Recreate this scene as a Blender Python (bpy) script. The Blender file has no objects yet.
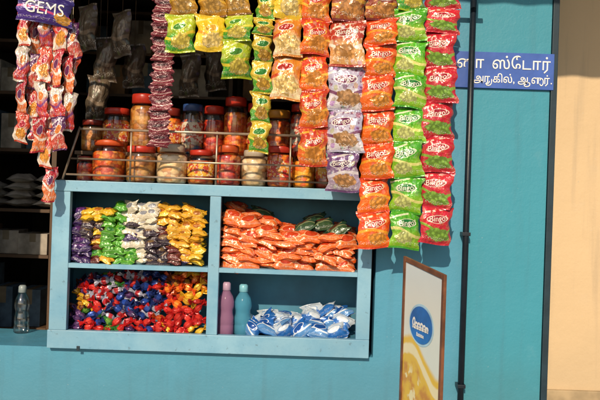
import bpy, bmesh, math, random
from mathutils import Vector, Matrix
random.seed(7)
R=random.Random(11)
sc=bpy.context.scene
TH=math.radians(1.9); CAMY=-3.8; EYE=1.5; F=760.0
def W(px,py,y=0.0):
    D=y-CAMY; a=(px-300)/F; b=(200-py)/F
    return Vector((D*(a*math.cos(TH)-b*math.sin(TH)), y, EYE+D*(a*math.sin(TH)+b*math.cos(TH))))
def S(n,y=0.0): return n*(y-CAMY)/F
def hx(s):
    s=s.lstrip('#'); o=[]
    for i in (0,2,4):
        c=int(s[i:i+2],16)/255
        o.append(c/12.92 if c<=0.04045 else ((c+0.055)/1.055)**2.4)
    return (o[0],o[1],o[2],1)
# ---------------- node helpers
class NT:
    def __init__(s,name):
        s.m=bpy.data.materials.new(name); s.m.use_nodes=True
        s.t=s.m.node_tree; s.b=s.t.nodes['Principled BSDF']; s.out=s.t.nodes['Material Output']
    def n(s,typ,**k):
        x=s.t.nodes.new(typ)
        for a,v in k.items(): setattr(x,a,v)
        return x
    def inp(s,sock,v):
        if isinstance(v,bpy.types.NodeSocket): s.t.links.new(v,sock)
        else: sock.default_value=v
    def ma(s,op,a,b=0.0,c=None,clamp=False):
        x=s.n('ShaderNodeMath',operation=op); x.use_clamp=clamp
        s.inp(x.inputs[0],a); s.inp(x.inputs[1],b)
        if c is not None: s.inp(x.inputs[2],c)
        return x.outputs[0]
    def mix(s,f,a,b,mode='MIX'):
        x=s.n('ShaderNodeMix',data_type='RGBA',blend_type=mode)
        s.inp(x.inputs[0],f); s.inp(x.inputs[6],a); s.inp(x.inputs[7],b)
        return x.outputs[2]
    def noise(s,vec,scale,detail=3,rough=.55):
        x=s.n('ShaderNodeTexNoise'); x.inputs['Scale'].default_value=scale
        x.inputs['Detail'].default_value=detail; x.inputs['Roughness'].default_value=rough
        if vec is not None: s.t.links.new(vec,x.inputs['Vector'])
        return x.outputs['Fac']
    def ramp(s,f,a,b,lo=0.,hi=1.):
        x=s.n('ShaderNodeMapRange'); x.interpolation_type='SMOOTHSTEP'
        s.inp(x.inputs[0],f); x.inputs[1].default_value=a; x.inputs[2].default_value=b
        x.inputs[3].default_value=lo; x.inputs[4].default_value=hi
        return x.outputs[0]
    def bump(s,h,strength,dist=.01):
        x=s.n('ShaderNodeBump'); x.inputs['Strength'].default_value=strength; x.inputs['Distance'].default_value=dist
        s.t.links.new(h,x.inputs['Height']); s.t.links.new(x.outputs[0],s.b.inputs['Normal'])
    def obj(s): return s.n('ShaderNodeTexCoord').outputs['Object']
    def rnd(s): return s.n('ShaderNodeObjectInfo').outputs['Random']
    def crease(s,vec,scale):
        n=s.noise(vec,scale,2,.5)
        return s.ma('POWER',s.ma('SUBTRACT',1.,s.ma('MULTIPLY',s.ma('ABSOLUTE',s.ma('SUBTRACT',n,.5)),2.)),5.)
_mc={}
def mat(name,col,rough=.5,metal=0,var=.25,scale=8,bstr=.15,bscale=40,spec=.5,rv=0.0):
    key=(name,col)
    if key in _mc: return _mc[key]
    t=NT(name); o=t.obj(); c=hx(col)
    n=t.noise(o,scale,4)
    dark=tuple(x*(1-var) for x in c[:3])+(1,); lite=tuple(min(1,x*(1+var*.5)) for x in c[:3])+(1,)
    cc=t.mix(t.ramp(n,.3,.7),dark,lite)
    t.inp(t.b.inputs['Base Color'],cc)
    t.b.inputs['Metallic'].default_value=metal
    t.b.inputs['Specular IOR Level'].default_value=spec
    t.inp(t.b.inputs['Roughness'],t.ma('MULTIPLY_ADD',n,.25,max(0.02,rough-.12)))
    if bstr: t.bump(t.noise(o,bscale,3),bstr,.004)
    _mc[key]=t.m; return t.m
# ---------------- object helpers
col=sc.collection
def add(name,mesh,mats=(),parent=None,loc=(0,0,0),rot=(0,0,0),label=None,cat=None,group=None,kind=None,scale=None):
    if mesh is not None and mats and not len(mesh.materials):
        for m in mats: mesh.materials.append(m)
    o=bpy.data.objects.new(name,mesh); col.objects.link(o)
    o.location=loc; o.rotation_euler=rot
    if scale is not None: o.scale=scale
    if parent is not None: o.parent=parent
    if label: o["label"]=label
    if cat: o["category"]=cat
    if group: o["group"]=group
    if kind: o["kind"]=kind
    return o
def bm2me(bm,name,smooth=False):
    me=bpy.data.meshes.new(name); bm.normal_update(); bm.to_mesh(me); bm.free()
    if smooth:
        for p in me.polygons: p.use_smooth=True
    return me
def boxes(lst,name='box',bevel=0.0,wob=0):
    bm=bmesh.new()
    for it in lst:
        x0,x1,y0,y1,z0,z1=it[:6]; mi=it[6] if len(it)>6 else 0
        r=bmesh.ops.create_cube(bm,size=1)
        for v in r['verts']:
            v.co=Vector(((x0+x1)/2+v.co.x*(x1-x0),(y0+y1)/2+v.co.y*(y1-y0),(z0+z1)/2+v.co.z*(z1-z0)))
        fs=set(f for v in r['verts'] for f in v.link_faces)
        for f in fs: f.material_index=mi
    if bevel: bmesh.ops.bevel(bm,geom=bm.edges[:],offset=bevel,segments=2,affect='EDGES',profile=.6)
    return bm2me(bm,name)
def rods(lst,name='rod',seg=14):
    bm=bmesh.new()
    for a,b,r in lst:
        a=Vector(a); b=Vector(b); d=b-a
        q=d.to_track_quat('Z','Y').to_matrix().to_4x4(); q.translation=(a+b)/2
        bmesh.ops.create_cone(bm,cap_ends=True,segments=seg,radius1=r,radius2=r,depth=d.length,matrix=q)
    me=bm2me(bm,name,True); 
    return me
def lathe(prof,name='lathe',seg=28,knurl=0):
    bm=bmesh.new(); rings=[]
    for r,z in prof:
        ring=[]
        for i in range(seg):
            a=2*math.pi*i/seg; rr=r*(1+(knurl if i%2 else 0))
            ring.append(bm.verts.new((rr*math.cos(a),rr*math.sin(a),z)))
        rings.append(ring)
    for j in range(len(rings)-1):
        for i in range(seg):
            bm.faces.new((rings[j][i],rings[j][(i+1)%seg],rings[j+1][(i+1)%seg],rings[j+1][i]))
    bm.faces.new(rings[0][::-1]); bm.faces.new(rings[-1])
    return bm2me(bm,name,True)
_tc={}
def text_raw(body,size,off=0.0):
    k=(body,size,off)
    if k in _tc: return _tc[k]
    cu=bpy.data.curves.new('t','FONT'); cu.body=body; cu.size=size; cu.resolution_u=3; cu.offset=off
    o=bpy.data.objects.new('t',cu); col.objects.link(o)
    bpy.context.view_layer.update()
    dg=bpy.context.evaluated_depsgraph_get(); me=o.evaluated_get(dg).to_mesh()
    vs=[v.co.copy() for v in me.vertices]; fs=[tuple(p.vertices) for p in me.polygons]
    o.evaluated_get(dg).to_mesh_clear()
    bpy.data.objects.remove(o); bpy.data.curves.remove(cu)
    _tc[k]=(vs,fs); return _tc[k]
def text_geo(body,size,off=0.0):
    vs,fs=text_raw(body,size,off)
    cx=(min(v.x for v in vs)+max(v.x for v in vs))/2; cy=(min(v.y for v in vs)+max(v.y for v in vs))/2
    return [Vector((v.x-cx,v.y-cy,0)) for v in vs],fs
# ---------------- packets
def packet_mat(name,c1,c2,c3,c4,food=None,emb=(.5,.67,.30,.095),foodpos=(.55,.3,.36,.2),rough=.24,edge='#d8d0c8',seed=0.,busy=0.,cre=.42):
    t=NT(name)
    uv=t.n('ShaderNodeTexCoord').outputs['UV']; sp=t.n('ShaderNodeSeparateXYZ'); t.t.links.new(uv,sp.inputs[0])
    u,v=sp.outputs[0],sp.outputs[1]
    mp=t.n('ShaderNodeMapping'); mp.inputs['Location'].default_value=(seed,seed*2,0); t.t.links.new(uv,mp.inputs[0]); uvv=mp.outputs[0]
    va=t.n('ShaderNodeVectorMath',operation='ADD'); t.t.links.new(uvv,va.inputs[0])
    cb=t.n('ShaderNodeCombineXYZ'); t.inp(cb.inputs[0],t.ma('MULTIPLY',t.rnd(),37.)); t.inp(cb.inputs[2],t.ma('MULTIPLY',t.rnd(),11.)); t.t.links.new(cb.outputs[0],va.inputs[1]); uvr=va.outputs[0]
    nz=t.noise(uvv,4,3)
    base=t.mix(t.ramp(t.ma('ADD',v,t.ma('MULTIPLY_ADD',nz,.5,-.25)),.35,.62),hx(c2),hx(c1))
    if busy:
        vo=t.n('ShaderNodeTexVoronoi'); vo.inputs['Scale'].default_value=5.5; t.t.links.new(uvv,vo.inputs['Vector'])
        hs=t.n('ShaderNodeHueSaturation'); hs.inputs['Saturation'].default_value=.8; t.t.links.new(vo.outputs['Color'],hs.inputs['Color'])
        wm=t.mix(.45,hs.outputs[0],hx(c3))
        base=t.mix(t.ma('MULTIPLY',t.ramp(vo.outputs['Distance'],.42,.3),busy),base,wm)
        base=t.mix(t.ramp(t.noise(uvv,11,3),.56,.6,0,min(.8,busy*1.4)),base,hx(c3))
    cen=t.ma('MULTIPLY_ADD',t.ma('SINE',t.ma('MULTIPLY_ADD',u,4.0,seed)),.09,.43)
    d=t.ma('ABSOLUTE',t.ma('SUBTRACT',v,cen))
    base=t.mix(t.ramp(d,.045,.03,0,.9),base,hx(c3))
    d2=t.ma('ABSOLUTE',t.ma('SUBTRACT',v,t.ma('MULTIPLY_ADD',u,.25,.78)))
    base=t.mix(t.ma('MULTIPLY',t.ramp(d2,.03,.02,0,.85),t.ramp(t.noise(uvv,6,1),.45,.5)),base,hx(edge))
    if food:
        a,b,ra,rb=foodpos
        e=t.ma('ADD',t.ma('POWER',t.ma('ABSOLUTE',t.ma('DIVIDE',t.ma('SUBTRACT',u,a),ra)),2.),t.ma('POWER',t.ma('ABSOLUTE',t.ma('DIVIDE',t.ma('SUBTRACT',v,b),rb)),2.))
        e=t.ma('ADD',e,t.ma('MULTIPLY_ADD',t.noise(uvv,7,2),1.8,-.9))
        vo=t.n('ShaderNodeTexVoronoi'); vo.inputs['Scale'].default_value=10; t.t.links.new(uvv,vo.inputs['Vector'])
        fc=hx(food); fd=tuple(x*.5 for x in fc[:3])+(1,)
        fcol=t.mix(t.ramp(t.ma('ADD',vo.outputs['Distance'],t.ma('MULTIPLY_ADD',t.noise(uvv,16,3),.6,-.3)),.2,.7),fc,fd)
        base=t.mix(t.ramp(e,1.05,.95),base,fcol)
    a,b,ra,rb=emb
    vv=t.ma('ADD',v,t.ma('MULTIPLY',t.ma('SUBTRACT',u,.5),-.12))
    e=t.ma('ADD',t.ma('POWER',t.ma('ABSOLUTE',t.ma('DIVIDE',t.ma('SUBTRACT',u,a),ra)),2.),t.ma('POWER',t.ma('ABSOLUTE',t.ma('DIVIDE',t.ma('SUBTRACT',vv,b),rb)),2.))
    base=t.mix(t.ramp(e,1.36,1.22,0,.85),base,hx(edge))
    base=t.mix(t.ramp(e,1.08,.92),base,hx(c4))
    fp=t.ma('MULTIPLY',t.ramp(t.noise(uvv,38,1),.58,.62),t.ramp(t.ma('ABSOLUTE',t.ma('SUBTRACT',v,.16)),.05,.03))
    base=t.mix(t.ma('MULTIPLY',fp,.8),base,hx('#efe9dd'))
    ed=t.ma('ABSOLUTE',t.ma('SUBTRACT',v,.5))
    st=t.ma('SINE',t.ma('MULTIPLY',v,420.))
    cr=t.mix(t.ramp(st,-.3,.3),tuple(x*.55 for x in hx(c1)[:3])+(1,),tuple(min(1,x*1.05) for x in hx(c1)[:3])+(1,))
    base=t.mix(t.ramp(ed,.445,.452),base,cr)
    h=t.n('ShaderNodeHueSaturation'); t.t.links.new(base,h.inputs['Color']); t.t.links.new(t.ma('MULTIPLY_ADD',t.rnd(),.22,.84),h.inputs['Value'])
    t.t.links.new(h.outputs[0],t.b.inputs['Base Color'])
    t.inp(t.b.inputs['Roughness'],t.ma('MULTIPLY_ADD',nz,.2,rough-.1))
    t.b.inputs['Specular IOR Level'].default_value=.8
    t.b.inputs['Metallic'].default_value=.15
    t.bump(t.ma('ADD',t.crease(uvr,3.6),t.ma('MULTIPLY',t.crease(uvr,9),.25)),cre,.006)
    return t.m
def packet_mesh(w,h,T,seed,mats,text=None,tsize=.03,tv=.66,rot=7,wav=1.0):
    rr=random.Random(seed); nx,nz=18,22
    ph=[rr.uniform(0,6.28) for _ in range(8)]; cr=rr.uniform(.7,1.3)
    lean=rr.uniform(-.35,.35); skew=rr.uniform(-.02,.02)
    def thick(u,v):
        u=min(1,max(0,u)); v=min(1,max(0,v))
        if v<.05 or v>.95: return .0008
        q=(v-.05)/.9
        a=max(0,1-abs(2*u-1)**3.0)**.75; b=max(0,math.sin(math.pi*(q**1.15)))**.55
        wr=.2*math.sin(u*20*cr+ph[0])*(math.exp(-q*6)+math.exp(-(1-q)*6))+wav*(.07*math.sin(11*u+7*v+ph[1])+.07*math.sin(15*v-8*u+ph[2])+.05*math.sin(23*u-12*v+ph[5]))
        return .0008+T*a*b*max(.15,1+wr+lean*(u-.5))
    def xz(u,v):
        pin=1-.09*math.sin(math.pi*v)**.7
        x=w*(u-.5)*pin+(.006*math.sin(v*9+ph[3])+.003*math.sin(v*21+ph[6]))*(abs(u-.5)*2)+skew*(v-.5)*.3
        z=h*(v-.5)+.007*math.sin(u*4+ph[4])*h*4
        return x,z
    bm=bmesh.new(); uvl=bm.loops.layers.uv.new('UVMap'); G={}
    for side in (0,1):
        for j in range(nz+1):
            for i in range(nx+1):
                u=i/nx
                v=[0,.025,.05,.07][j] if j<4 else ([.93,.95,.975,1.][j-nz+3] if j>nz-4 else .07+.86*(j-3)/(nz-6))
                x,z=xz(u,v); t=thick(u,v)
                yo=.004*math.sin(u*8+ph[7])*(abs(v-.5)*2)**4
                vert=bm.verts.new((x,yo-t if side==0 else yo+t*.7,z)); G[side,i,j]=(vert,u,v)
        for j in range(nz):
            for i in range(nx):
                q=[G[side,i,j],G[side,i+1,j],G[side,i+1,j+1],G[side,i,j+1]]
                if side: q=q[::-1]
                f=bm.faces.new([k[0] for k in q]); f.smooth=True
                for l,k in zip(f.loops,q): l[uvl].uv=(k[1],k[2])
    bmesh.ops.remove_doubles(bm,verts=bm.verts[:],dist=.0002)
    if text:
        vs,fs=text_geo(text,tsize); ca,sa=math.cos(math.radians(rot)),math.sin(math.radians(rot)); nv=[]
        for p in vs:
            x=p.x*ca-p.y*sa; z=p.x*sa+p.y*ca+h*(tv-.5)
            pin=1-.09*max(0,math.sin(math.pi*(z/h+.5)))**.7
            nv.append(bm.verts.new((x,-thick(x/(w*pin)+.5,z/h+.5)-.003,z)))
        for f in fs:
            try:
                g=bm.faces.new([nv[k] for k in f]); g.material_index=1
            except ValueError: pass
    me=bm2me(bm,'packet')
    for m in mats: me.materials.append(m)
    return me
white=mat('white_print','#f4f1ea',.35,bstr=0,var=.03)
softw=mat('cream_print','#ece2d2',.3,bstr=0,var=.1)
orangep=packet_mat('orange_packet','#e2481c','#ee6a1c','#f5a52e','#b3231b','#e99a3a',edge='#f7d9a0',foodpos=(.6,.27,.3,.17),busy=.15)
greenp=packet_mat('green_packet','#4fae22','#8cc42a','#e9e08a','#1f7a2e','#dfe58a',edge='#f3f4d0',seed=1.3,foodpos=(.4,.28,.28,.16),busy=.12)
redp=packet_mat('red_green_packet','#d3283a','#c8283e','#7fb33a','#a81c2c','#8fbe4a',edge='#f8e6d0',seed=2.1,foodpos=(.55,.27,.4,.17),busy=.12)
wafer=packet_mat('cream_packet','#d8862c','#e8d0a0','#c0391b','#a82a1e','#f0c878',edge='#fff0d8',foodpos=(.5,.32,.42,.22),emb=(.45,.72,.25,.08),seed=.7,busy=.25)
choc=packet_mat('brown_red_packet','#b03c26','#d8a060','#f4e6d4','#8a1c18','#d89850',edge='#fff0d8',foodpos=(.5,.3,.36,.16),emb=(.48,.72,.27,.08),seed=2.7,busy=.55)
whitep=packet_mat('pale_packet','#bcb6cc','#dcd6dc','#74285a','#6a1c4c','#c09060',edge='#f4eee6',foodpos=(.58,.3,.34,.17),emb=(.5,.7,.30,.09),seed=3.2,busy=.7)
maroon=packet_mat('maroon_packet','#7a2a2c','#a0522f','#d9a23c','#3c1c2c','#c98a4a',seed=4.2,busy=.3)
purple=packet_mat('plum_packet','#6a4474','#a490a8','#d8cfd2','#4a1d4f','#c5905c',seed=5.1,busy=.5,emb=(.5,.7,.28,.08),foodpos=(.55,.3,.34,.17))
hotor=packet_mat('deep_orange_packet','#d3401f','#ea6a22','#f2c24a','#c02a1a','#f09a3a',edge='#f7c23c',seed=2.7,emb=(.5,.6,.28,.1),busy=.25)
yellowpk=packet_mat('yellow_packet','#e9c22c','#f0cc3a','#d9902a','#d8a028','#f2d27a',edge='#f5e08a',seed=1.9,emb=(.5,.62,.22,.08))
ygreen=packet_mat('yellow_green_packet','#b5c928','#3f9a2e','#f2d43c','#4a8c2a','#e6cf56',edge='#eef0a0',seed=3.9,emb=(.45,.68,.22,.08),busy=.2)
smallg=packet_mat('small_green_packet','#d9b73a','#58a030','#f4dd5c','#2e7d2b','#d7a53a',edge='#f6efb8',seed=2.4)
brownp=packet_mat('brown_packet','#8a5a1e','#b88428','#e0b040','#6e2c18','#c89a4a',seed=6.1)
ne=(.5,.62,.22,.12)
sachA=packet_mat('candy_sachet','#c8401e','#f0e0d0','#e23a2a','#b6283a','#f2a03a',rough=.22,seed=7.7,busy=.3,emb=ne)
sachB=packet_mat('candy_sachet_red','#b8202c','#e8783a','#f3e6d8','#6a2a5a',None,rough=.22,seed=8.4,busy=.3,emb=ne)
sachD=packet_mat('candy_sachet_pale','#e0d0c0','#c8342a','#7a3a80','#d8782c',None,rough=.22,seed=3.4,busy=.35,emb=ne)
sachE=packet_mat('candy_sachet_plum','#5a2458','#c04a3a','#ead8d0','#d8782c',None,rough=.22,seed=5.4,busy=.3,emb=ne)
sachC=packet_mat('dark_sachet','#5c1222','#7e1e30','#c8a4a0','#3a0c18',None,rough=.3,seed=9.1,edge='#8a5a60')
gems=packet_mat('blue_sachet','#33246e','#4a2f8a','#d9487a','#2c1c60','#e0a040',rough=.3,seed=1.1,edge='#4a2f8a',foodpos=(.85,.25,.15,.2))
TYPES={}
def ptype(key,w,h,m,text=None,ts=.03,T=.026,tm=softw,tv=.66,rot=7):
    TYPES[key]=([packet_mesh(w,h,T,s+len(TYPES)*7,[m,tm],text,ts,tv,rot) for s in range(4)],h)
ptype('orange',S(34,-.2),S(36,-.2),orangep,'Bingo!',.036)
ptype('green',S(34,-.2),S(36,-.2),greenp,'Bingo!',.036)
ptype('red',S(35,-.2),S(36,-.2),redp,'Bingo!',.036)
ptype('choc',S(38,-.2),S(44,-.2),choc,'Bingo!',.034,tv=.72)
ptype('white',S(38,-.2),S(43,-.2),whitep,'Bingo!',.034,tv=.70,rot=4)
ptype('purple',S(36,-.2),S(40,-.2),purple,'Bingo!',.034,tv=.70,rot=4)
ptype('maroon',S(37,-.2),S(36,-.2),maroon)
ptype('hot',S(30,-.2),S(37,-.2),hotor,'Bingo!',.030,tv=.6,rot=12)
ptype('cream',S(31,-.2),S(42,-.2),wafer)
ptype('yellow',S(31,-.2),S(36,-.2),yellowpk)
ptype('ygreen',S(31,-.2),S(37,-.2),ygreen)
ptype('brown',S(30,-.2),S(34,-.2),brownp)
ptype('small',S(20,-.2),S(30,-.2),smallg,T=.02)
for k_,m_ in (('sachA',sachA),('sachB',sachB),('sachD',sachD),('sachE',sachE)): ptype(k_,S(13.5,-.15),S(34,-.15),m_,T=.008)
ptype('sachC',S(22,-.1),S(13,-.1),sachC,T=.006)
ptype('gems',S(56,-.15),S(26,-.15),gems,'GEMS',.075,T=.02,tv=.54,rot=0,tm=white)
string=mat('string','#b9a98a',.7)
RODZ=W(250,-14,-.2).z
def strip(xm,ymid,items,label,y=-.2,group='strips of packets hung from the rod',nm='packet_strip',cat='snack packets',jit=1.,tilt=0.):
    X=W(xm,ymid,y).x
    e=add(nm,None,loc=(X,y,RODZ),rot=(0,tilt,0),label=label,cat=cat,group=group)
    zb=W(xm,items[-1][1],y).z
    add('cord',rods([((0,.004,0.0),(0,.004,zb+.03-RODZ),.0015)],seg=6),[string],parent=e)
    for k,(a,b,ty) in enumerate(items):
        ms,h=TYPES[ty]; me=ms[R.randrange(len(ms))]
        z=W(xm,(a+b)/2,y).z-RODZ
        sc_=S(b-a+2,y)/h
        o=add('packet',me,parent=e,loc=(R.uniform(-.007,.007)*jit,-.012*(k%2)-.004+R.uniform(-.004,.004),z),
            rot=(R.uniform(-.12,.12),R.uniform(-.07,.07)*jit,R.uniform(-.32,.32)*jit),scale=(1+R.uniform(-.03,.03),1,sc_))
    return e
def seq(ys,ty): return [(ys[i],ys[i+1],ty if isinstance(ty,str) else ty[i]) for i in range(len(ys)-1)]
strip(377,130,seq([-12,20,45,76,110,144,178,212,247],['maroon']+['orange']*7),'orange snack packets joined in a long hanging strip')
strip(407,130,seq([-20,10,41,75,108,142,177,212,248],['ygreen']+['green']*7),'green snack packets joined in a long hanging strip')
strip(437,130,seq([-20,10,33,68,103,138,172,207,243],['red']*8),'red and green snack packets joined in a long strip')
strip(345,95,seq([-20,22,67,111,152,191],['maroon','choc','white','white','purple']),'large brown, silver white and plum snack packets in a strip')
strip(314,80,seq([-14,21,55,91,127,165],['hot']*5),'deep orange snack packets hanging in a strip')
strip(288,50,seq([-20,19,57,100],['yellow','cream','cream']),'yellow and cream chips packets hanging in a short strip')
strip(262,75,seq([-8,20,35,63,93,123,152],['small']*6),'narrow green and yellow packets hanging in a strip')
strip(237,40,seq([-18,15,41,78],['brown','ygreen','ygreen']),'yellow and green chips packets hanging in a short strip')
strip(210,30,seq([-18,16,51],['brown','yellow']),'bright yellow chips packet hanging below a brown one')
strip(181,30,seq([-18,16,52],['brown','ygreen']),'green and yellow chips packet hanging below a brown one')
strip(162,70,[(-12+12.2*i,0.2+12.2*i,'sachC') for i in range(13)],'dark red sachets joined in a long narrow strip',y=-.1)
strip(46,10,[(-3,23,'gems')],'dark blue chocolate sweets packet hanging over candy sachets',y=-.20)
def sst(x,ys,tys,y,tilt): strip(x,80,seq(ys,tys),'narrow red, white and orange candy pouches in a strip',y=y,jit=1.8,tilt=tilt)
sst(25,[12,46,81,114,142],['sachA','sachD','sachB','sachA'],-.14,.02)
sst(33,[20,55,88,119,139],['sachB','sachE','sachA','sachD'],-.11,-.012)
sst(44,[14,48,82,118,152],['sachD','sachA','sachD','sachB'],-.17,.012)
sst(51,[18,55,92,130,167,201],['sachB','sachD','sachE','sachA','sachB'],-.14,0)
sst(58,[14,50,86,118,150],['sachA','sachB','sachD','sachE'],-.16,-.015)
sst(68,[24,58,94,131],['sachE','sachB','sachD'],-.13,-.025)
sst(71,[20,52,86,112],['sachB','sachA','sachB'],-.10,.01)
steel=mat('galvanised_steel','#8d8f90',.4,.6)
rod=add('hanging_rod',rods([((-1.75,-.155,RODZ+.012),(.85,-.155,RODZ+.012),.011),((-1.75,-.155,RODZ+.012),(-1.75,-.155,3.1),.006),((.82,-.155,RODZ+.012),(.82,-.155,3.1),.006),((-.3,-.155,RODZ+.012),(-.3,-.155,3.1),.006)]),[steel],
    label='steel rod under the overhead sheet carrying packet strips',cat='rod')
# ---------------- walls
def wallmat(name,ca,cb=None,split=None,stain=1.0,low_shade_amt=.35):
    t=NT(name); o=t.obj(); sp=t.n('ShaderNodeSeparateXYZ'); t.t.links.new(o,sp.inputs[0])
    c=hx(ca)
    if cb: c=t.mix(t.ramp(sp.outputs[0],split-.004,split+.004),hx(ca),hx(cb))
    big=t.noise(o,1.1,4,.5); med=t.noise(o,7,5,.6)
    c=t.mix(t.ramp(big,.3,.8,0,.2),c,tuple(x*.5 for x in hx(ca)[:3])+(1,))
    c=t.mix(t.ramp(med,.6,.85,0,.10),c,(.45,.5,.5,1))
    mp=t.n('ShaderNodeMapping'); mp.inputs['Scale'].default_value=(9,9,.6); t.t.links.new(o,mp.inputs[0])
    c=t.mix(t.ramp(t.noise(mp.outputs[0],2,4),.5,.8,0,.18*stain),c,(.06,.08,.10,1))
    scr=t.noise(o,75,2); c=t.mix(t.ramp(scr,.72,.76,0,.3),c,(.5,.5,.46,1))
    chip=t.noise(o,22,5,.7); c=t.mix(t.ramp(chip,.70,.72,0,.4),c,(.28,.30,.28,1))
    low=t.ramp(t.ma('ADD',sp.outputs[2],t.ma('MULTIPLY',med,.4)),1.15,.55,0,low_shade_amt)  # lower wall darkened in the colour, in place of its dimmer light
    c=t.mix(low,c,(.08,.15,.15,1))
    t.inp(t.b.inputs['Base Color'],c); t.inp(t.b.inputs['Roughness'],t.ma('MULTIPLY_ADD',med,.3,.34))
    t.b.inputs['Specular IOR Level'].default_value=.4
    t.bump(t.ma('ADD',t.noise(o,4,6,.65),t.ma('MULTIPLY',t.noise(o,90,2),.12)),.3,.02)
    return t.m
POLEX=W(467,200,-.05).x
teal=wallmat('teal_painted_plaster','#4e96b2','#3e92a6',POLEX)
beige=wallmat('beige_painted_plaster','#d8bc94',low_shade_amt=.12)
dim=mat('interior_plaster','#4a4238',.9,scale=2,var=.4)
OL=W(-70,200).x; OR=W(378,200).x; WE=W(546,200).x
LEDGE=W(207,352,-.0).z
wall=add('shop_wall',boxes([(-6,OL,0,.2,0,3.3),(OR,WE,0,.2,0,3.3),(OL,OR,0,.46,0,LEDGE),(OL,OR,0,.2,2.75,3.3),(WE-.1,WE,.2,2.7,0,3.3)],'w'),[teal],label='teal painted shop wall with wide serving opening',cat='wall')
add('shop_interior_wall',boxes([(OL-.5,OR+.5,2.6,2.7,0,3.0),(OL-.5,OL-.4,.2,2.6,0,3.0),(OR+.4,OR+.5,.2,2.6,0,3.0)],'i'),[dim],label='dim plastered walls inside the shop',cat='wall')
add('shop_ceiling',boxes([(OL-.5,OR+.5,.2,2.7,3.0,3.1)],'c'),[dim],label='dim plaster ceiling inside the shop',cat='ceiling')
BYW=.46
add('neighbour_wall',boxes([(WE+.005,6,BYW,BYW+.25,.0,4.2)],'b'),[beige],label='beige plastered wall of the neighbouring building',cat='wall')
darkp=mat('gap_and_latch_dark','#17303c',.55)  # shade colour of the wall gap, also used on the case latch
add('gap_shade_strip',boxes([(WE+.003,WE+.034,-.012,.155,0,3.3)],'cp',.003),[darkp],label='dark blue narrow strip painted as the shaded gap between walls',cat='post')  # dark strip stands in for the shade in the gap between buildings
add('wall_plinth',boxes([(WE+.05,6,BYW-.03,BYW-.003,0,W(575,391,BYW-.03).z)],'pl',.006),[mat('plinth_plaster','#b09a78',.8)],label='weathered plaster plinth along the beige wall',cat='plinth')
# ground
gm=NT('dusty_concrete'); o=gm.obj(); c=gm.mix(gm.noise(o,1.5,6),(.20,.17,.135,1),(.34,.30,.25,1)); gm.inp(gm.b.inputs['Base Color'],c); gm.b.inputs['Roughness'].default_value=.9; gm.bump(gm.noise(o,30,5),.4,.02)
bm=bmesh.new(); bmesh.ops.create_grid(bm,x_segments=4,y_segments=4,size=150)
add('ground',bm2me(bm,'g'),[gm.m],kind='structure',loc=(0,0,0))
am=NT('asphalt'); o=am.obj(); c=am.mix(am.noise(o,40,4),(.035,.035,.035,1),(.075,.072,.068,1)); am.inp(am.b.inputs['Base Color'],c); am.b.inputs['Roughness'].default_value=.9
bm=bmesh.new(); bmesh.ops.create_grid(bm,x_segments=4,y_segments=4,size=1)
add('road',bm2me(bm,'r'),[am.m],kind='structure',loc=(0,-9,.004),scale=(100,3.5,1))
# unseen sheet added so its front edge throws the shadow line
SUN_E=math.radians(30); SUN_A=math.radians(12)
slope=math.tan(SUN_E)/math.cos(SUN_A)
zc=W(500,4,0).z; P=1.2; ze=zc+P*slope
bm=bmesh.new(); n=220; prev=None
for i in range(n+1):
    x=-4+8.2*i/n; dz=.005*math.sin(i*1.1)
    r=[bm.verts.new((x,-P,ze+dz)),bm.verts.new((x,-.01,ze+.06+dz)),bm.verts.new((x,-.01,ze+.063+dz)),bm.verts.new((x,-P,ze+.003+dz))]
    if prev:
        for k in range(4): bm.faces.new((prev[k],r[k],r[(k+1)%4],prev[(k+1)%4]))
    prev=r
aw=add('shade_awning',None,loc=(0,0,0),label='unseen corrugated metal sheet added to shade the shop front',cat='shade_awning')
add('shade_sheet',bm2me(bm,'aw'),[mat('sheet_metal','#9aa0a2',.5,.5)],parent=aw)
for x in (-3.5,-1.2,1.9,3.6):
    add('bracket',rods([((x,-P+.05,ze-.03),(x,0,ze+.04),.015),((x,-P*.6,ze),(x,0,ze-.4),.012)]),[steel],parent=aw)
# ---------------- pipe
zt=3.0
pipe=add('drain_pipe',None,loc=(POLEX,-.05,0),label='dark painted vertical pipe fixed to the teal wall',cat='pipe')
dk=mat('dark_pipe_paint','#101c28',.4)
add('pipe_body',rods([((0,0,0),(0,0,zt),.0155)],seg=20),[dk],parent=pipe)
for z in (.6,1.35,2.6):
    add('bracket',boxes([(-.020,.020,-.018,.048,z,z+.018)],'br',.002),[dk],parent=pipe)
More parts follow.
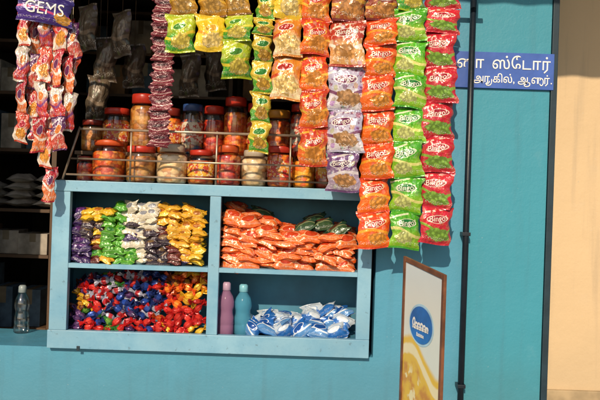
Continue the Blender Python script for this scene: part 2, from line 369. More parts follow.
# ---------------- sign
sc0=W(503,71,0); sw=S(100); sh=S(36)
blue=mat('blue_sign_paint','#3c5fb0',.4,var=.15)
sg=add('sign_board',None,loc=(sc0.x,-.012,sc0.z),label='blue sign with white Tamil lettering on teal wall',cat='sign')
add('board',boxes([(-sw/2,sw/2,-.004,.011,-sh/2,sh/2)],'sb',.002),[blue],parent=sg)
def ribbon(pts,w):
    vs=[];fs=[]
    for i,p in enumerate(pts):
        a=pts[max(0,i-1)]; b=pts[min(len(pts)-1,i+1)]
        d=Vector((b[0]-a[0],b[1]-a[1],0)); d.normalize(); nn=Vector((-d.y,d.x,0))*w/2
        vs+= [Vector((p[0],p[1],0))+nn,Vector((p[0],p[1],0))-nn]
        if i: k=2*i; fs.append((k-2,k-1,k+1,k))
    return vs,fs
def glyph_line(cl,size,parent,loc,width,height):
    V=[];Fc=[];x=0
    for c in cl:
        if c==' ': x+=size*.24; continue
        extra=None
        if c[0]=='*': extra=c[1]; c=c[2:]
        vs,fs=text_raw(c,size,.0003)
        if not vs: continue
        x0=min(v.x for v in vs); x1=max(v.x for v in vs); wv=x1-x0
        base=len(V); V+=[Vector((v.x-x0+x,v.y,0)) for v in vs]; Fc+=[tuple(k+base for k in f) for f in fs]
        end=x+wv
        st=size*.085
        if extra=='u':
            pts=[(end-.04*size,.12*size),(end-.05*size,.0),(end-.12*size,-.10*size),(end-.26*size,-.14*size),(end-.36*size,-.20*size),(end-.30*size,-.27*size),(end-.10*size,-.29*size),(end+.08*size,-.24*size),(end+.17*size,-.10*size),(end+.19*size,.08*size),(end+.19*size,.30*size)]
            rv,rf=ribbon(pts,st)
            base=len(V); V+=rv; Fc+=[tuple(k+base for k in f) for f in rf]; end+=.22*size
        if extra=='w':
            cx=end+.02*size; r=.17*size
            rv,rf=ribbon([(cx+r*1.1*math.cos(a),.16*size+r*1.9*math.sin(a)) for a in [math.pi*1.15+i*(math.pi*1.7/18) for i in range(19)]],st)
            base=len(V); V+=rv; Fc+=[tuple(k+base for k in f) for f in rf]; end=cx+r*1.1
        x=end+size*.11
    sx=width/max(v.x for v in V); y0=min(v.y for v in V); y1=max(v.y for v in V); sy=height/(y1-y0)
    me=bpy.data.meshes.new('tx'); me.from_pydata([(v.x*sx-width/2,0,(v.y-(y0+y1)/2)*sy) for v in V],[],Fc)
    return add('lettering',me,[white],parent=parent,loc=loc)
glyph_line(['\u0BA9','\u0BBE',' ',' ','\u0BB8\u0BCD','\u0BC7','\u0B9F','\u0BBE','\u0BB0\u0BCD'],.1,sg,(-.002,-.0075,.033),sw*.93,.085)
glyph_line(['\u0B85','*u\u0BB0','\u0B95\u0BBF','\u0BB2\u0BCD',',',' ','\u0B86','*w\u0BB3','\u0BB0\u0BCD','.'],.06,sg,(.045,-.0075,-.047),sw*.78,.064)
# ---------------- display case
FY=-.04; BY=.30
cx0=W(50.5,265,FY).x; cx1=W(371.5,270,FY).x
zt0=W(213,185,FY).z; zt1=W(213,196,FY).z
zb0=LEDGE+.002; zb1=W(207,335,FY).z
zs=W(210,270,FY).z; th=S(4.5)/2
xl=W(68,265,FY).x; xm0=W(208,265,FY).x; xm1=W(219,265,FY).x; xr=W(358,265,FY).x
fm=NT('pale_blue_paint'); o=fm.obj(); n1=fm.noise(o,6,5,.6); c=fm.mix(fm.ramp(n1,.3,.7),hx('#6c9fba'),hx('#88b6cc'))
c=fm.mix(fm.ramp(fm.noise(o,28,5,.7),.62,.67,0,.6),c,hx('#56707c')); c=fm.mix(fm.ramp(fm.noise(o,3,4),.45,.75,0,.4),c,hx('#587e92'))
fm.inp(fm.b.inputs['Base Color'],c); fm.inp(fm.b.inputs['Roughness'],fm.ma('MULTIPLY_ADD',n1,.3,.28)); fm.bump(fm.noise(o,18,5,.6),.25,.006)
cream=fm.m
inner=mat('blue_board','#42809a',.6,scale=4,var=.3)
case=add('display_case',None,loc=(0,0,0),label='pale blue wooden display case full of sweets on ledge',cat='display case')
b=.003
add('bottom_rail',boxes([(cx0-.006,cx1,FY,FY+.04,zb0,zb1)],'br',b),[cream],parent=case)
add('top_rail',boxes([(cx0-.004,cx1+.004,FY-.004,FY+.04,zt1,zt0)],'tr',b),[cream],parent=case)
add('stile',boxes([(cx0,xl,FY+.001,FY+.04,zb1+.0005,zt1-.0005)],'st',b),[cream],parent=case)
add('stile',boxes([(xm0,xm1,FY+.001,FY+.04,zb1+.0005,zt1-.0005)],'st',b),[cream],parent=case)
add('stile',boxes([(xr,cx1,FY+.001,FY+.04,zb1+.0005,zt1-.0005)],'st',b),[cream],parent=case)
add('top_panel',boxes([(cx0,cx1,FY+.041,BY,zt0-.02,zt0-.002)],'tp'),[cream],parent=case)
add('bottom_panel',boxes([(cx0,cx1,FY+.041,BY,zb0,zb1-.012)],'bp'),[inner],parent=case)
add('back_panel',boxes([(cx0,cx1,BY+.001,BY+.012,zb0,zt0-.002)],'bk'),[inner],parent=case)
add('side_panel',boxes([(cx0,cx0+.015,FY+.041,BY,zb1-.011,zt0-.021)],'sp'),[inner],parent=case)
add('side_panel',boxes([(cx1-.015,cx1,FY+.041,BY,zb1-.011,zt0-.021)],'sp'),[inner],parent=case)
add('divider',boxes([((xm0+xm1)/2-.008,(xm0+xm1)/2+.008,FY+.041,BY,zb1-.011,zt0-.021)],'dv'),[inner],parent=case)
add('shelf',boxes([(xl+.0005,xm0-.0005,FY+.004,FY+.036,zs-th,zs+th),(cx0+.016,(xm0+xm1)/2-.009,FY+.037,BY,zs-th,zs+th)],'sh'),[cream],parent=case)
add('shelf',boxes([(xm1+.0005,xr-.0005,FY+.004,FY+.036,zs-th,zs+th),((xm0+xm1)/2+.009,cx1-.016,FY+.037,BY,zs-th,zs+th)],'sh'),[cream],parent=case)
add('latch',boxes([(W(77,340,FY).x,W(80,340,FY).x,FY-.006,FY-.0005,zb0-.008,zb0+.015)],'la',.001),[darkp],parent=case)
# rail on top
rust=mat('rail_metal','#b8a28c',.35,.6,var=.5)
rl=add('guard_rail',None,loc=(0,0,0),label='thin metal guard rail on top of the display case',cat='railing')
ry=FY+.012
def rz(py): return W(213,py,ry).z
xa=W(80,130,ry).x; xb=W(352,160,ry).x; xc=W(66,180,ry).x
add('rod',rods([((xa,ry,rz(133)),(W(300,130,ry).x,ry,rz(133)),.0065)]),[rust],parent=rl)
add('rod',rods([((W(71,160,ry).x,ry,rz(163)),(xb,ry,rz(163)),.005)]),[rust],parent=rl)
add('rod',rods([((xc,ry,rz(179)),(xb,ry,rz(179)),.005)]),[rust],parent=rl)
add('post',rods([((W(62,186,ry).x,ry,zt0),(xa,ry,rz(131)),.0055)]),[rust],parent=rl)
for px in (130,216,290,350):
    x=W(px,165,ry).x; top=rz(131) if px<300 else rz(161)
    add('post',rods([((x,ry+.008,zt0),(x,ry+.008,top),.0048)]),[rust],parent=rl)
# ---------------- jars
def contents_mat(name,cols,scale=55):
    t=NT(name); o=t.obj()
    mp=t.n('ShaderNodeMapping'); mp.inputs['Scale'].default_value=(1,1,1.5); t.t.links.new(o,mp.inputs[0])
    dn=t.n('ShaderNodeTexNoise'); dn.inputs['Scale'].default_value=30; t.t.links.new(mp.outputs[0],dn.inputs['Vector'])
    vm=t.n('ShaderNodeMix',data_type='VECTOR'); vm.inputs[0].default_value=.03
    t.t.links.new(mp.outputs[0],vm.inputs[4]); t.t.links.new(dn.outputs['Color'],vm.inputs[5])
    vo=t.n('ShaderNodeTexVoronoi'); vo.inputs['Scale'].default_value=scale; t.t.links.new(vm.outputs[1],vo.inputs['Vector'])
    sp=t.n('ShaderNodeSeparateColor'); t.t.links.new(vo.outputs['Color'],sp.inputs[0])
    cr=t.n('ShaderNodeValToRGB'); cr.color_ramp.interpolation='CONSTANT'; t.t.links.new(sp.outputs[0],cr.inputs[0])
    e=cr.color_ramp.elements; e[0].color=hx(cols[0]); e[1].position=1/len(cols); e[1].color=hx(cols[1])
    for i,cc in enumerate(cols[2:]): x=e.new((i+2)/len(cols)); x.color=hx(cc)
    dk_=tuple(x*.3 for x in hx(cols[0])[:3])+(1,)
    c=t.mix(t.ramp(vo.outputs['Distance'],.4,.85,0,.6),cr.outputs[0],dk_)
    h=t.n('ShaderNodeHueSaturation'); t.t.links.new(c,h.inputs['Color']); t.t.links.new(t.ma('MULTIPLY_ADD',t.rnd(),.35,.75),h.inputs['Value'])
    t.inp(t.b.inputs['Base Color'],h.outputs[0]); t.b.inputs['Roughness'].default_value=.45
    t.bump(t.ma('SUBTRACT',1.,vo.outputs['Distance']),.5,.01)
    return t.m
def clear(name,tint,base=.07):
    gl=NT(name); tr=gl.n('ShaderNodeBsdfTransparent'); tr.inputs[0].default_value=tint; gs=gl.n('ShaderNodeBsdfGlossy'); gs.inputs['Roughness'].default_value=.1
    lw=gl.n('ShaderNodeLayerWeight'); lw.inputs[0].default_value=.25; mx=gl.n('ShaderNodeMixShader')
    gl.t.links.new(gl.ma('MULTIPLY_ADD',lw.outputs['Fresnel'],.6,base),mx.inputs[0]); gl.t.links.new(tr.outputs[0],mx.inputs[1]); gl.t.links.new(gs.outputs[0],mx.inputs[2]); gl.t.links.new(mx.outputs[0],gl.out.inputs['Surface'])
    return gl.m
glass=clear('clear_plastic',(.97,.94,.88,1)) 
CM={'orange':contents_mat('orange_sweets',['#e8641c','#f48a2c','#d04c1a','#f4a440'],36),
'red':contents_mat('red_sweets',['#d0341f','#e8542a','#b02c1c','#ef9450'],36),
'mixed':contents_mat('mixed_sweets',['#d8402a','#f0b030','#c87a2e','#e8e0d0','#c83a30'],36),
'brown':contents_mat('brown_biscuits',['#c47a30','#d89a4c','#a4642c','#e0ac5c'],28),
'cream':contents_mat('pale_sweets',['#ecd2aa','#e4c898','#f6e4c8','#d09c68'],26),
'yellow':contents_mat('yellow_sweets',['#f0a42c','#f4bc44','#e0861c','#ec6e28'],38),
'blue':contents_mat('blue_sweets',['#3a5a90','#d8c8a8','#c8603a','#d0a040'],34)}
LM={'red':mat('red_lid','#b8301e',.35),'white':mat('white_lid','#c0b09a',.4),'blue':mat('blue_lid','#2c4a80',.4),'yellow':mat('yellow_lid','#d0902c',.4),'orange':mat('orange_lid','#c8501e',.4),'maroon':mat('maroon_lid','#7e2418',.4)}
def labelmat(name,c,c2):
    t=NT(name); o=t.obj(); n=t.noise(o,38,3); q=t.mix(t.ramp(n,.48,.53),hx(c),hx(c2)); q=t.mix(t.ramp(t.noise(o,90,1),.58,.62,0,.7),q,hx('#e8dac4')); t.inp(t.b.inputs['Base Color'],q); t.b.inputs['Roughness'].default_value=.35; return t.m
labm={'red':labelmat('red_label','#b8322a','#d89038'),'yellow':labelmat('yellow_label','#dca636','#b83e26'),'blue':labelmat('blue_label','#2f5898','#c0b49c'),'white':labelmat('white_label','#d4c8b0','#bc4a36')}
def jar(px,ytop,ybot_z,w,cm,lm,lab,y,wide=False):
    x=W(px,(ytop+186)/2,y).x; zb=ybot_z; zt_=W(px,ytop,y).z; h=zt_-zb; r=S(w,y)/2
    cname={'orange':'orange sweets','red':'red sweets','mixed':'mixed bright sweets','brown':'brown biscuits','cream':'pale sweets','yellow':'yellow sweets','blue':'blue wrapped sweets'}[cm]
    e=add('candy_jar',None,loc=(x,y,zb),rot=(0,0,R.uniform(0,6)),label='clear plastic jar of %s with %s lid'%(cname,lm),cat='jar',group='jars standing on the counter')
    k=R.uniform(.76,.92); lz=R.uniform(.79,.86)
    add('jar_body',lathe([(r*.86,0.001),(r*.97,.008),(r,.02),(r,h*.30),(r*.97,h*.33),(r,h*.36),(r,h*.66),(r*.97,h*(lz-.08)),(r*k,h*(lz-.01)),(r*(k-.06),h*(lz+.01))],'jb'),[glass],parent=e)
    f=R.uniform(.68,lz-.04)
    add('contents',lathe([(r*.84,.004),(r*.94,.014),(r*.97,h*.3),(r*.97,h*f*.93),(r*.8,h*f),(r*.3,h*(f+.01))],'jc'),[CM[cm]],parent=e)
    add('lid',lathe([(r*(k+.01),h*lz),(r*(k+.04),h*(lz+.005)),(r*(k+.04),h*.96),(r*k,h*.985),(r*.5,h*.99),(r*.48,h)],'jl',48,-.03),[LM[lm]],parent=e)
    if lab: add('label_band',lathe([(r*1.012,h*.24),(r*1.015,h*.25),(r*1.015,h*.62),(r*1.012,h*.63)],'jlb'),[labm[lab]],parent=e)
JT=zt0+.0005
front=[(85,156,16,'red','maroon',None),(109,140,33,'orange','orange',None),(141,146,30,'brown','red',None),(172,144,31,'cream','white',None),(201,150,27,'orange','red','yellow'),(228,145,26,'red','orange',None),(254,150,26,'cream','white',None),(280,146,26,'orange','red','red'),(304,151,23,'yellow','maroon',None),(327,147,23,'red','white','yellow'),(348,151,20,'orange','red',None)]
for p in front: jar(p[0],p[1],JT,p[2],p[3],p[4],p[5],.10+R.uniform(-.012,.012))
SH=W(213,156,.42).z
wood=mat('brown_wood','#5a422c',.6,scale=6)
add('raised_shelf',boxes([(W(80,150,.42).x,W(372,150,.42).x,.32,.54,SH-.02,SH),(W(82,150,.42).x,W(86,150,.42).x,.33,.45,LEDGE,SH-.021),(W(362,150,.42).x,W(366,150,.42).x,.33,.45,LEDGE,SH-.021)],'rs',.002),[wood],label='brown wooden shelf behind the display case',cat='shelf')
back=[(92,120,22,'brown','maroon',None),(116,108,27,'orange','red','red'),(143,94,27,'brown','red',None),(169,108,25,'orange','maroon','red'),(192,104,22,'blue','blue','white'),(213,106,22,'red','red',None),(235,97,24,'orange','red',None),(256,103,20,'yellow','red','red'),(278,110,24,'orange','yellow',None),(301,104,23,'red','red','white'),(324,108,24,'orange','maroon',None),(348,106,25,'brown','red','yellow')]
for p in back: jar(p[0],p[1],SH+.0005,p[2]*1.0,p[3],p[4],p[5],.42+R.uniform(-.015,.015))
# ---------------- small goods
def plainpack(name,c1,c2,stripe='#f0e8d8'):
    return packet_mat(name,c1,c1,stripe,c2,None,emb=(.5,.55,.3,.2),rough=.3,edge=stripe,seed=len(name),cre=.22)
def pouch(c,w,h,T,n=2,c2='#a02020',st='#f0e8d8'):
    m=plainpack('pouch_'+c[1:],c,c2,st); return [packet_mesh(w,h,T,50+i,[m],wav=.5) for i in range(n)]
TP={k:pouch(c,.072,.062,.021,3,c2,st) for k,(c,c2,st) in {'purple':('#3a2458','#5a2a6a','#4a2e6a'),'yellow':('#e0b422','#c07020','#f0c850'),'maroon':('#6a2a24','#4a1810','#8a5038'),'green':('#55a02c','#2f7a26','#8aba42'),'cream':('#dcd2ba','#8a8a90','#f0eadc'),'navy':('#3a2c38','#7a6040','#5a443a'),'gold':('#e2a82a','#a8641c','#f2c450')}.items()}
CN={'purple':'dark purple','yellow':'yellow','maroon':'maroon','green':'green','cream':'cream white','navy':'dark brown','gold':'golden yellow'}
z0=zs+th
colsd=[(76,lambda f:'purple',205),(87,lambda f:'purple' if f<.35 else ('navy' if f<.7 else 'yellow'),208),(98,lambda f:'maroon' if f<.55 else 'yellow',206),(109,lambda f:'green' if f<.8 else 'yellow',210),(120,lambda f:'green',204),(131,lambda f:'green' if f<.3 else 'cream',203),(141,lambda f:'cream',201),(152,lambda f:'navy' if f<.55 else 'cream',203),(163,lambda f:'navy' if f<.5 else 'maroon' if f<.7 else 'gold',205),(174,lambda f:'maroon' if f<.25 else 'gold',206),(186,lambda f:'gold',205),(198,lambda f:'gold' if f>.4 else 'yellow',209)]
for row in range(2):
    yy=.018+row*.085
    for ci,(px,fn,top) in enumerate(colsd):
        X=W(px,237,yy).x; ztop=min(W(px,top,yy).z,zt1-.02); sp_=.0295; H=ztop-z0; n=int(H/sp_)
        for k in range(n):
            key=fn(k/n) if R.random()<.96 else R.choice(list(TP))
            x=min(max(X+R.uniform(-.010,.010),xl+.034),xm0-.034)
            add('toffee_pouch',TP[key][R.randrange(3)],loc=(x,yy+R.uniform(-.012,.014)-.012*(ci%2),z0+.018+k*sp_+R.uniform(-.004,.004)),rot=(math.radians(-78+R.uniform(-14,66)),R.uniform(-.35,.35),R.uniform(-.5,.5)),
                label='small %s toffee pouch stacked in the display case'%CN[key],cat='sweets pouch',group='toffee pouches stacked on the shelf')
# wrapped candies
def candy_mesh(m,seed):
    bm=bmesh.new(); bmesh.ops.create_uvsphere(bm,u_segments=16,v_segments=10,radius=1)
    for v in bm.verts:
        c=v.co; q=1+.12*math.sin(4*math.atan2(c.y,c.x)); v.co=Vector((c.z*.021,c.x*.0135*q,c.y*.0125*q))
    for s in (-1,1):
        n=16; rings=[]
        for (x,r) in ((.0175,.006),(.021,.004),(.026,.010),(.033,.0165),(.0385,.021)):
            rings.append([bm.verts.new((s*(x+.0022*math.sin(i*2.4+seed)),r*math.cos(2*math.pi*i/n)*(1 if i%2 else .8),r*.5*math.sin(2*math.pi*i/n)*(1 if i%2 else .3)+.004*math.sin(i*1.9+seed)*(x-.0175)/.02)) for i in range(n)])
        for j in range(4):
            for i in range(n): bm.faces.new((rings[j][i],rings[j][(i+1)%n],rings[j+1][(i+1)%n],rings[j+1][i]))
    bmesh.ops.recalc_face_normals(bm,faces=bm.faces[:])
    me=bm2me(bm,'candy',False); me.materials.append(m); return me
def wrapmat(name,c1,c2):
    t=NT(name); o=t.obj(); sp=t.n('ShaderNodeSeparateXYZ'); t.t.links.new(o,sp.inputs[0])
    d=t.ma('ABSOLUTE',sp.outputs[0]); nz=t.noise(o,70,2)
    c=t.mix(t.ramp(t.ma('MULTIPLY_ADD',nz,.014,d),.014,.017),hx(c2),hx(c1))
    h=t.n('ShaderNodeHueSaturation'); t.t.links.new(c,h.inputs['Color']); t.t.links.new(t.ma('MULTIPLY_ADD',t.rnd(),.45,.7),h.inputs['Value'])
    t.t.links.new(h.outputs[0],t.b.inputs['Base Color']); t.b.inputs['Roughness'].default_value=.28; t.b.inputs['Metallic'].default_value=.2
    t.bump(nz,.6,.004); return t.m
CD={'red':('#b81e1e','#d2382c'),'blue':('#1e2f6a','#2c4ca0'),'yellow':('#d8a020','#e8bc3c'),'orange':('#c84a18','#e8822c'),'purple':('#3a2450','#5c3a6a'),'silver':('#a8a8b8','#b83038'),'brown':('#6a3420','#b07a2c'),'green':('#2c6a2c','#6a9a3c')}
CDM={k:[candy_mesh(wm,i) for i in range(3)] for k,wm in ((k,wrapmat('wrapper_'+k,*v)) for k,v in CD.items())}
z1=zb1-.012
def pick(px,f):
    if px<86: return R.choice(['purple','purple','brown','yellow'])
    if px<122: return R.choice(['red','red','red','green','blue','silver'])
    if px<160: return R.choice(['blue','blue','blue','purple','blue','silver','red'])
    return R.choice(['yellow','orange','yellow','red','orange','brown'] if f>.5 else ['yellow','red','orange','red'])
rows=9
for k in range(rows):
    f=k/(rows-1)
    for layer in range(1 if k<rows-2 else 3):
        px=72+R.uniform(0,7)
        while px<206:
            pt=288 if px<84 else (279 if px<100 else 274+3*math.sin(px*.12))
            y=.012+f*.11+layer*.055+R.uniform(-.012,.012)
            zt_=W(px,pt,y).z; z=z1+.018+(zt_-z1-.028)*f+R.uniform(-.008,.008)
            key=pick(px+R.uniform(-5,5)+5*math.sin(k*1.3),f)
            sx=R.uniform(1.15,1.4)
            add('wrapped_candy',CDM[key][R.randrange(3)],loc=(min(max(W(px,300,y).x,xl+.035),xm0-.035),max(y,.022),max(z,z1+.017)),rot=(R.uniform(-1.3,1.3),R.uniform(-.9,.9),R.uniform(-.6,.6)),scale=(sx,sx,sx),
                label='%s foil wrapped candy in a loose pile'%key,cat='candy',group='wrapped candies piled in the case')
            px+=R.uniform(8.5,11.5)
# orange biscuit packs
bo=packet_mat('orange_biscuit_wrap','#e0581c','#ee7430','#f6c898','#c8401a',None,emb=(.5,.5,.3,.22),edge='#f0b488',seed=3.,cre=.25,busy=.12)
bg=packet_mat('green_biscuit_wrap','#26402e','#3a5232','#8a8a60','#5a2418',None,seed=5.,cre=.22,edge='#8a8a60')
BO=[packet_mesh(.125,.085,.027,80+i,[bo],wav=.6) for i in range(4)]; BG=[packet_mesh(.13,.085,.024,90+i,[bg],wav=.5) for i in range(2)]
def ptop(px): 
    pts=[(219,204),(240,210),(262,220),(285,229),(305,230),(325,233),(358,236)]
    for (a,b),(c,d) in zip(pts,pts[1:]):
        if px<=c: return b+(d-b)*(px-a)/(c-a)
    return 236
for row in range(3):
    yy=.035+row*.085
    for ci,px in enumerate((231,249,268,288,307,326,344)):
        k=0; X0=W(px,240,yy).x
        while True:
            z=z0+.022+k*.034
            if z>min(W(px,ptop(px)-3*row,yy).z,zt1-.01)-.012: break
            x=X0+R.uniform(-.022,.022); x=min(max(x,xm1+.06),xr-.06)
            add('biscuit_pack',R.choice(BO),loc=(x,yy+R.uniform(-.016,.016)-.012*(ci%2),z+R.uniform(-.008,.008)),rot=(math.radians(-88+R.uniform(0,58)),R.uniform(-.15,.45) if ci<3 else R.uniform(-.3,.3),R.uniform(-.5,.5)),
                label='orange biscuit pack stacked in the display case',cat='biscuit pack',group='biscuit packs stacked on the shelf')
            k+=1
for px,py,y,ry_ in ((305,227,.05,-.45),(322,225,.09,-.25),(337,231,.05,-.6),(262,214,.14,.3),(314,220,.15,-.3)):
    p=W(px,py,y)
    add('biscuit_pack',R.choice(BG),loc=(p.x,y,p.z),rot=(math.radians(-50),ry_,R.uniform(-.3,.3)),label='dark green biscuit pack lying on orange packs',cat='biscuit pack',group='biscuit packs stacked on the shelf')
# blue white sachets pile
bw=packet_mat('blue_white_wrap','#2262b0','#5a90c8','#f2f6f8','#1a4c96',None,emb=(.5,.6,.3,.15),edge='#f4f8fa',seed=1.7,cre=.15)
bw2=packet_mat('white_blue_wrap','#c8d4de','#2a6cb8','#2a64b0','#e0e8ee',None,emb=(.5,.6,.3,.15),edge='#5a90c8',seed=4.7,cre=.15)
BW=[packet_mesh(.115,.095,.03,120+i,[m],wav=.4) for i,m in enumerate((bw,bw2,bw,bw2))]
def btop(px): return 323-(px-245)*.15+3*math.sin(px*.3)
for k in range(4):
    f=k/3
    px=252
    while px<350:
        y=.05+f*.12+R.uniform(-.01,.01); zt_=W(px,btop(px),y).z
        z=z1+.034+max(0,(zt_-z1-.045))*f
        add('soap_sachet',R.choice(BW),loc=(min(max(W(px,315,y).x,xm1+.17),xr-.065),y,z),rot=(math.radians(-70+R.uniform(-10,60)),R.uniform(-.8,.8),R.uniform(-.8,.8)),
            label='blue and white sachet lying in a loose heap',cat='sachet',group='blue and white sachets heaped in the case')
        px+=R.uniform(14,19)
# bottles in case
def plast(name,c):
    t=NT(name); t.b.inputs['Base Color'].default_value=hx(c); t.b.inputs['Roughness'].default_value=.18
    t.b.inputs['Transmission Weight'].default_value=.55; t.b.inputs['IOR'].default_value=1.15
    t.bump(t.noise(t.obj(),30,2),.1,.004); return t.m
def bottle(px,yt,w,m,lc,label,y=.06,zb=None):
    zb=zb if zb is not None else z1+.0005
    h=W(px,yt,y).z-zb; r=S(w,y)/2
    e=add('plastic_bottle',None,loc=(W(px,(yt+333)/2,y).x,y,zb),label=label,cat='bottle')
    add('bottle_body',lathe([(r*.85,0),(r,.006),(r,h*.18),(r*.95,h*.2),(r,h*.22),(r,h*.34),(r*.88,h*.4),(r*.88,h*.48),(r,h*.54),(r,h*.64),(r*.85,h*.73),(r*.5,h*.82),(r*.45,h*.84)],'bb'),[m],parent=e)
    add('cap',lathe([(r*.5,h*.845),(r*.54,h*.85),(r*.52,h*.97),(r*.35,h)],'bc',24,-.05),[mat('cap_plastic',lc,.35)],parent=e)
    return e
bottle(226,282,16,plast('pink_plastic','#b888ac'),'#b898b0','pink plastic bottle standing in the display case',y=.05)
bottle(243,284,17,plast('turquoise_plastic','#62b0cc'),'#7ab8c8','turquoise plastic bottle standing in the display case',y=.08)
# ---------------- interior dim goods
rack=add('storage_rack',None,loc=(0,0,0),label='brown wooden storage rack inside the shop',cat='shelving')
YR=1.2
zsA=[W(20,p,YR).z for p in (322,252,208,150,95,45)]
XL=W(-60,200,YR).x; XR=W(60,200,YR).x
for z in zsA: add('shelf',boxes([(XL,XR,YR-.2,YR+.2,z-.02,z)],'rs'),[wood],parent=rack)
for x in (XL-.03,XR+.003): add('upright',boxes([(x,x+.03,YR-.2,YR+.2,0,3.0)],'ru'),[wood],parent=rack)
rack2=add('storage_rack',None,loc=(0,0,0),label='wooden storage rack on the back wall of shop',cat='shelving')
XL2=W(80,200,2.3).x; XR2=W(375,200,2.3).x; zsB=[W(210,p,2.3).z for p in (180,140,100,60,20)]
for z in zsB: add('shelf',boxes([(XL2,XR2,2.1,2.5,z-.02,z)],'rs'),[wood],parent=rack2)
for x in (XL2-.03,XR2+.003,(XL2+XR2)/2): add('upright',boxes([(x,x+.03,2.095,2.505,0,3.0)],'ru'),[wood],parent=rack2)
cb=[mat('cardboard_%d'%i,c,.8,var=.5) for i,c in enumerate(('#96704c','#7c5c40','#a49a8c','#4e6474','#8a5a3c','#b0a898'))]
tape=mat('tape','#7a6c54',.4)
def carton(x,y,z,w,h,d,m):
    e=add('carton',None,loc=(x,y,z+.001),rot=(0,0,R.uniform(-.12,.12)),label='cardboard carton stored on a rack inside shop',cat='carton',group='cartons stored on the racks')
    add('carton_body',boxes([(-w/2,w/2,-d/2,d/2,0,h)],'cb',.003),[m],parent=e)
    add('tape_strip',boxes([(-.02,.02,-d/2-.001,-d/2-.0003,h*.6,h+.001),(-.02,.02,-d/2-.001,d/2,h+.0003,h+.001)],'tp'),[tape],parent=e)
bund=mat('pale_bundle','#b8b0a4',.7,var=.4)
BN=[packet_mesh(.17,.26,.034,300+q,[bund],wav=1.) for q in range(3)]
for zi,z in enumerate(zsA[:-1]):
    x=XL+.1
    while x<XR-.06:
        w=R.uniform(.1,.2); mh=zsA[zi+1]-z-.05
        if zi==2:
            for q in range(R.choice((2,3,4))): add('cloth_bundle',BN[R.randrange(3)],loc=(x+.08+R.uniform(-.01,.01),YR-.04,z+.035+q*.052),rot=(math.radians(-88),0,R.uniform(-.25,.25)),label='pale packed bundle lying on a shop rack',cat='bundle',group='bundles stored on the rack')
            x+=.19; continue
        carton(x+w/2,YR-.06+R.uniform(-.03,.03),z,w,mh*R.uniform(.5,.95),.25,R.choice(cb)); x+=w+R.uniform(.01,.03)
for zi,z in enumerate(zsB[:-1]):
    x=XL2+.05
    while x<XR2-.25:
        w=R.uniform(.10,.2); mh=zsB[zi+1]-z-.04
        if not (x< (XL2+XR2)/2+.04 and x+w>(XL2+XR2)/2-.02): carton(x+w/2,2.3,z,w,mh*R.uniform(.4,.95),.28,R.choice(cb))
        x+=w+R.uniform(.01,.05)
bottle(22,285,15,clear('clear_bottle_plastic',(.8,.84,.84,1),.16),'#8a9494','clear plastic water bottle standing on inner ledge',y=.35,zb=LEDGE+.0005)
# hanging bags inside
bagm=packet_mat('dusty_plastic','#6a5a48','#54483a','#8a7660','#54483a',None,busy=.3,seed=2.2,emb=(.5,.5,.01,.01),edge='#54483a',rough=.35,cre=.35)
BM=[packet_mesh(.13,.26,.05,200+i,[bagm]) for i in range(3)]
for px,py,y in ((88,28,.45),(106,60,.55),(122,34,.5),(98,98,.55),(190,76,.8),(134,66,.7),(215,70,.95)):
    p=W(px,py,y); e=add('plastic_bag',None,loc=(p.x,y,2.99),label='dusty plastic bag of goods hanging inside the shop',cat='plastic bag',group='bags hanging inside the shop')
    add('bag_body',BM[px%3],parent=e,loc=(0,0,p.z-2.99),rot=(0,R.uniform(-.1,.1),R.uniform(-.5,.5)))
    add('cord',rods([((0,0,0),(0,0,p.z-2.99+.12),.0015)],seg=6),[wood],parent=e)
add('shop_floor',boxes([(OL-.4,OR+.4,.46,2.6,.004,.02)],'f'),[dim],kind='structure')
# ---------------- advertising board
A=W(405,256,-1.1); B=W(446,275,-1.42)
bx=Vector((B.x-A.x,B.y-A.y,0)); wid=bx.length; ang=math.atan2(bx.y,bx.x)
sbd=add('advertising_board',None,loc=(A.x,A.y,0),rot=(0,0,ang),label='wood framed advertising board with blue round emblem',cat='advertising board')
za,zb_=A.z,B.z
def quad(u0,u1,za0,za1,zb0_,zb1_,t0,t1,m,name):
    vs=[(u0,t0,za0),(u1,t0,zb0_),(u1,t0,zb1_),(u0,t0,za1),(u0,t1,za0),(u1,t1,zb0_),(u1,t1,zb1_),(u0,t1,za1)]
    me=bpy.data.meshes.new('q'); me.from_pydata(vs,[],[(0,1,2,3),(5,4,7,6),(1,5,6,2),(4,0,3,7),(3,2,6,7),(4,5,1,0)])
    bm=bmesh.new(); bm.from_mesh(me); bmesh.ops.bevel(bm,geom=bm.edges[:],offset=.0012,segments=1,affect='EDGES'); bm.to_mesh(me); bm.free()
    return add(name,me,[m],parent=sbd)
fw=.017; zt_at=lambda u: za+(zb_-za)*u/wid
wd=mat('orange_brown_wood','#76492e',.45,scale=14,var=.45)
quad(0,fw,0,zt_at(0),0,zt_at(fw),-.006,.004,wd,'frame_post')
quad(wid-fw,wid,0,zt_at(wid-fw),0,zt_at(wid),-.006,.004,wd,'frame_post')
quad(fw+.0005,wid-fw-.0005,zt_at(fw)-fw,zt_at(fw),zt_at(wid-fw)-fw,zt_at(wid-fw),-.006,.004,wd,'frame_rail')
quad(fw+.0005,wid-fw-.0005,.15,.168,.15,.168,-.006,.004,wd,'frame_rail')
ez=W(426,326,-1.27).z
pm=NT('printed_poster'); o=pm.obj(); sp=pm.n('ShaderNodeSeparateXYZ'); pm.t.links.new(o,sp.inputs[0])
X_,Z_=sp.outputs[0],sp.outputs[2]
nz=pm.noise(o,6,3)
edge=pm.ma('ADD',pm.ma('MULTIPLY_ADD',pm.ma('SINE',pm.ma('MULTIPLY_ADD',X_,14.,.5)),.055,ez-.10),pm.ma('MULTIPLY_ADD',nz,.05,-.025))
dz=pm.ma('SUBTRACT',Z_,edge)
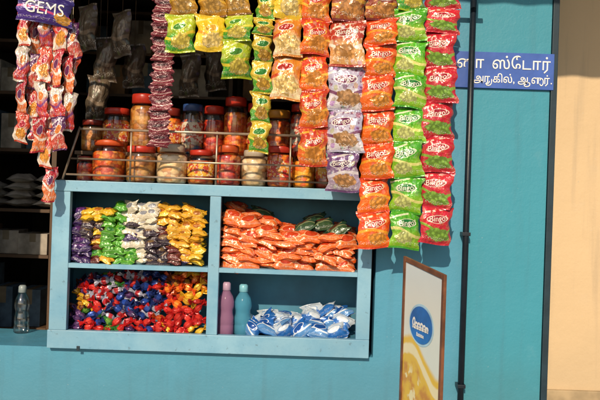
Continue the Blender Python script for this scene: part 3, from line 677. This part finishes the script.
c=pm.mix(pm.ramp(Z_,ez,ez+.25),hx('#e2e6dc'),hx('#dce4e6'))
c=pm.mix(pm.ramp(dz,.012,-.012),c,hx('#ecc02c'))
c=pm.mix(pm.ramp(pm.ma('ABSOLUTE',pm.ma('ADD',dz,.045)),.022,.012,0,.85),c,hx('#f6ecc4'))
c=pm.mix(pm.ma('MULTIPLY',pm.ramp(dz,-.07,-.10),pm.ramp(pm.noise(o,12,4),.42,.62)),c,hx('#cf8a24'))
c=pm.mix(pm.ma('MULTIPLY',pm.ramp(dz,-.09,-.13),pm.ramp(pm.noise(o,17,3),.55,.62)),c,hx('#f4e6b0'))
pm.inp(pm.b.inputs['Base Color'],c); pm.b.inputs['Roughness'].default_value=.2; pm.bump(pm.noise(o,6,2),.2,.01)
quad(fw+.001,wid-fw-.001,.169,zt_at(fw)-fw-.001,.169,zt_at(wid-fw)-fw-.001,-.003,.003,pm.m,'poster')
def disc(ru,rz_,u,z,t,m,name):
    bm=bmesh.new(); vs=[bm.verts.new((ru*math.cos(i*math.pi/20),0,rz_*math.sin(i*math.pi/20))) for i in range(40)]; bm.faces.new(vs)
    return add(name,bm2me(bm,'d'),[m],parent=sbd,loc=(u,t,z))
em=mat('emblem_blue','#2472c4',.35,var=.35); pale=mat('pale_ring','#b4d8ec',.35)
disc(.100,.070,wid*.5,ez,-.0042,pale,'emblem_ring'); disc(.091,.062,wid*.5,ez,-.0056,em,'emblem')
def script(x0,x1,y,amp,n,wdt,seed):
    rr=random.Random(seed); am=[rr.uniform(.5,1) for _ in range(n+2)]; am[0]=1.7
    pts=[]; N=n*14
    for i in range(N+1):
        t=i/14.; a=am[int(t)]*(1-(t%1))+am[int(t)+1]*(t%1); ph=2*math.pi*t
        pts.append((x0+(x1-x0)*(i/N)+amp*.55*math.sin(ph),y+amp*a*(.5-.5*math.cos(ph))))
    return ribbon(pts,wdt)
def strokes(lst,m,name,loc):
    rv=[];rf=[]
    for (a,b_) in lst:
        k0=len(rv); rv+=a; rf+=[tuple(k+k0 for k in f) for f in b_]
    me=bpy.data.meshes.new('s'); me.from_pydata([(v.x,0,v.y) for v in rv],[],rf); return add(name,me,[m],parent=sbd,loc=loc)
strokes([script(-.064,.064,-.014,.025,6,.008,3)],white,'emblem_wordmark',(wid*.5,-.0072,ez))
strokes([script(-.03,.03,-.038,.008,6,.004,5)],white,'emblem_slogan',(wid*.5,-.0072,ez))
add('support_leg',rods([((.06,.012,zt_at(.06)-.25),(.06,.13,0.012),.009)]),[wd],parent=sbd)
# ---------------- camera, light
cam=bpy.data.cameras.new('camera'); co=bpy.data.objects.new('camera',cam); col.objects.link(co)
cam.sensor_width=36; cam.lens=36*F/600; cam.clip_end=600; cam.clip_start=.05
m=Matrix(((math.cos(TH),-math.sin(TH),0,0),(0,0,-1,CAMY),(math.sin(TH),math.cos(TH),0,EYE),(0,0,0,1)))
co.matrix_world=m; sc.camera=co
w=bpy.data.worlds.new('World'); sc.world=w; w.use_nodes=True
bgn=w.node_tree.nodes['Background']; sk=w.node_tree.nodes.new('ShaderNodeTexSky'); sk.sky_type='NISHITA'; sk.sun_disc=False
sk.sun_elevation=SUN_E; sk.sun_rotation=math.pi+SUN_A; w.node_tree.links.new(sk.outputs[0],bgn.inputs[0]); bgn.inputs[1].default_value=.10
sl=bpy.data.lights.new('sun','SUN'); sl.energy=4.1; sl.angle=math.radians(.6); sl.color=(1,.83,.62)
so=bpy.data.objects.new('sun',sl); col.objects.link(so)
d=Vector((-math.sin(SUN_A)*math.cos(SUN_E),-math.cos(SUN_A)*math.cos(SUN_E),math.sin(SUN_E)))
so.rotation_euler=d.to_track_quat('Z','Y').to_euler(); so.location=d*10
sc.view_settings.view_transform='Standard'; sc.view_settings.look='None'; sc.view_settings.exposure=0
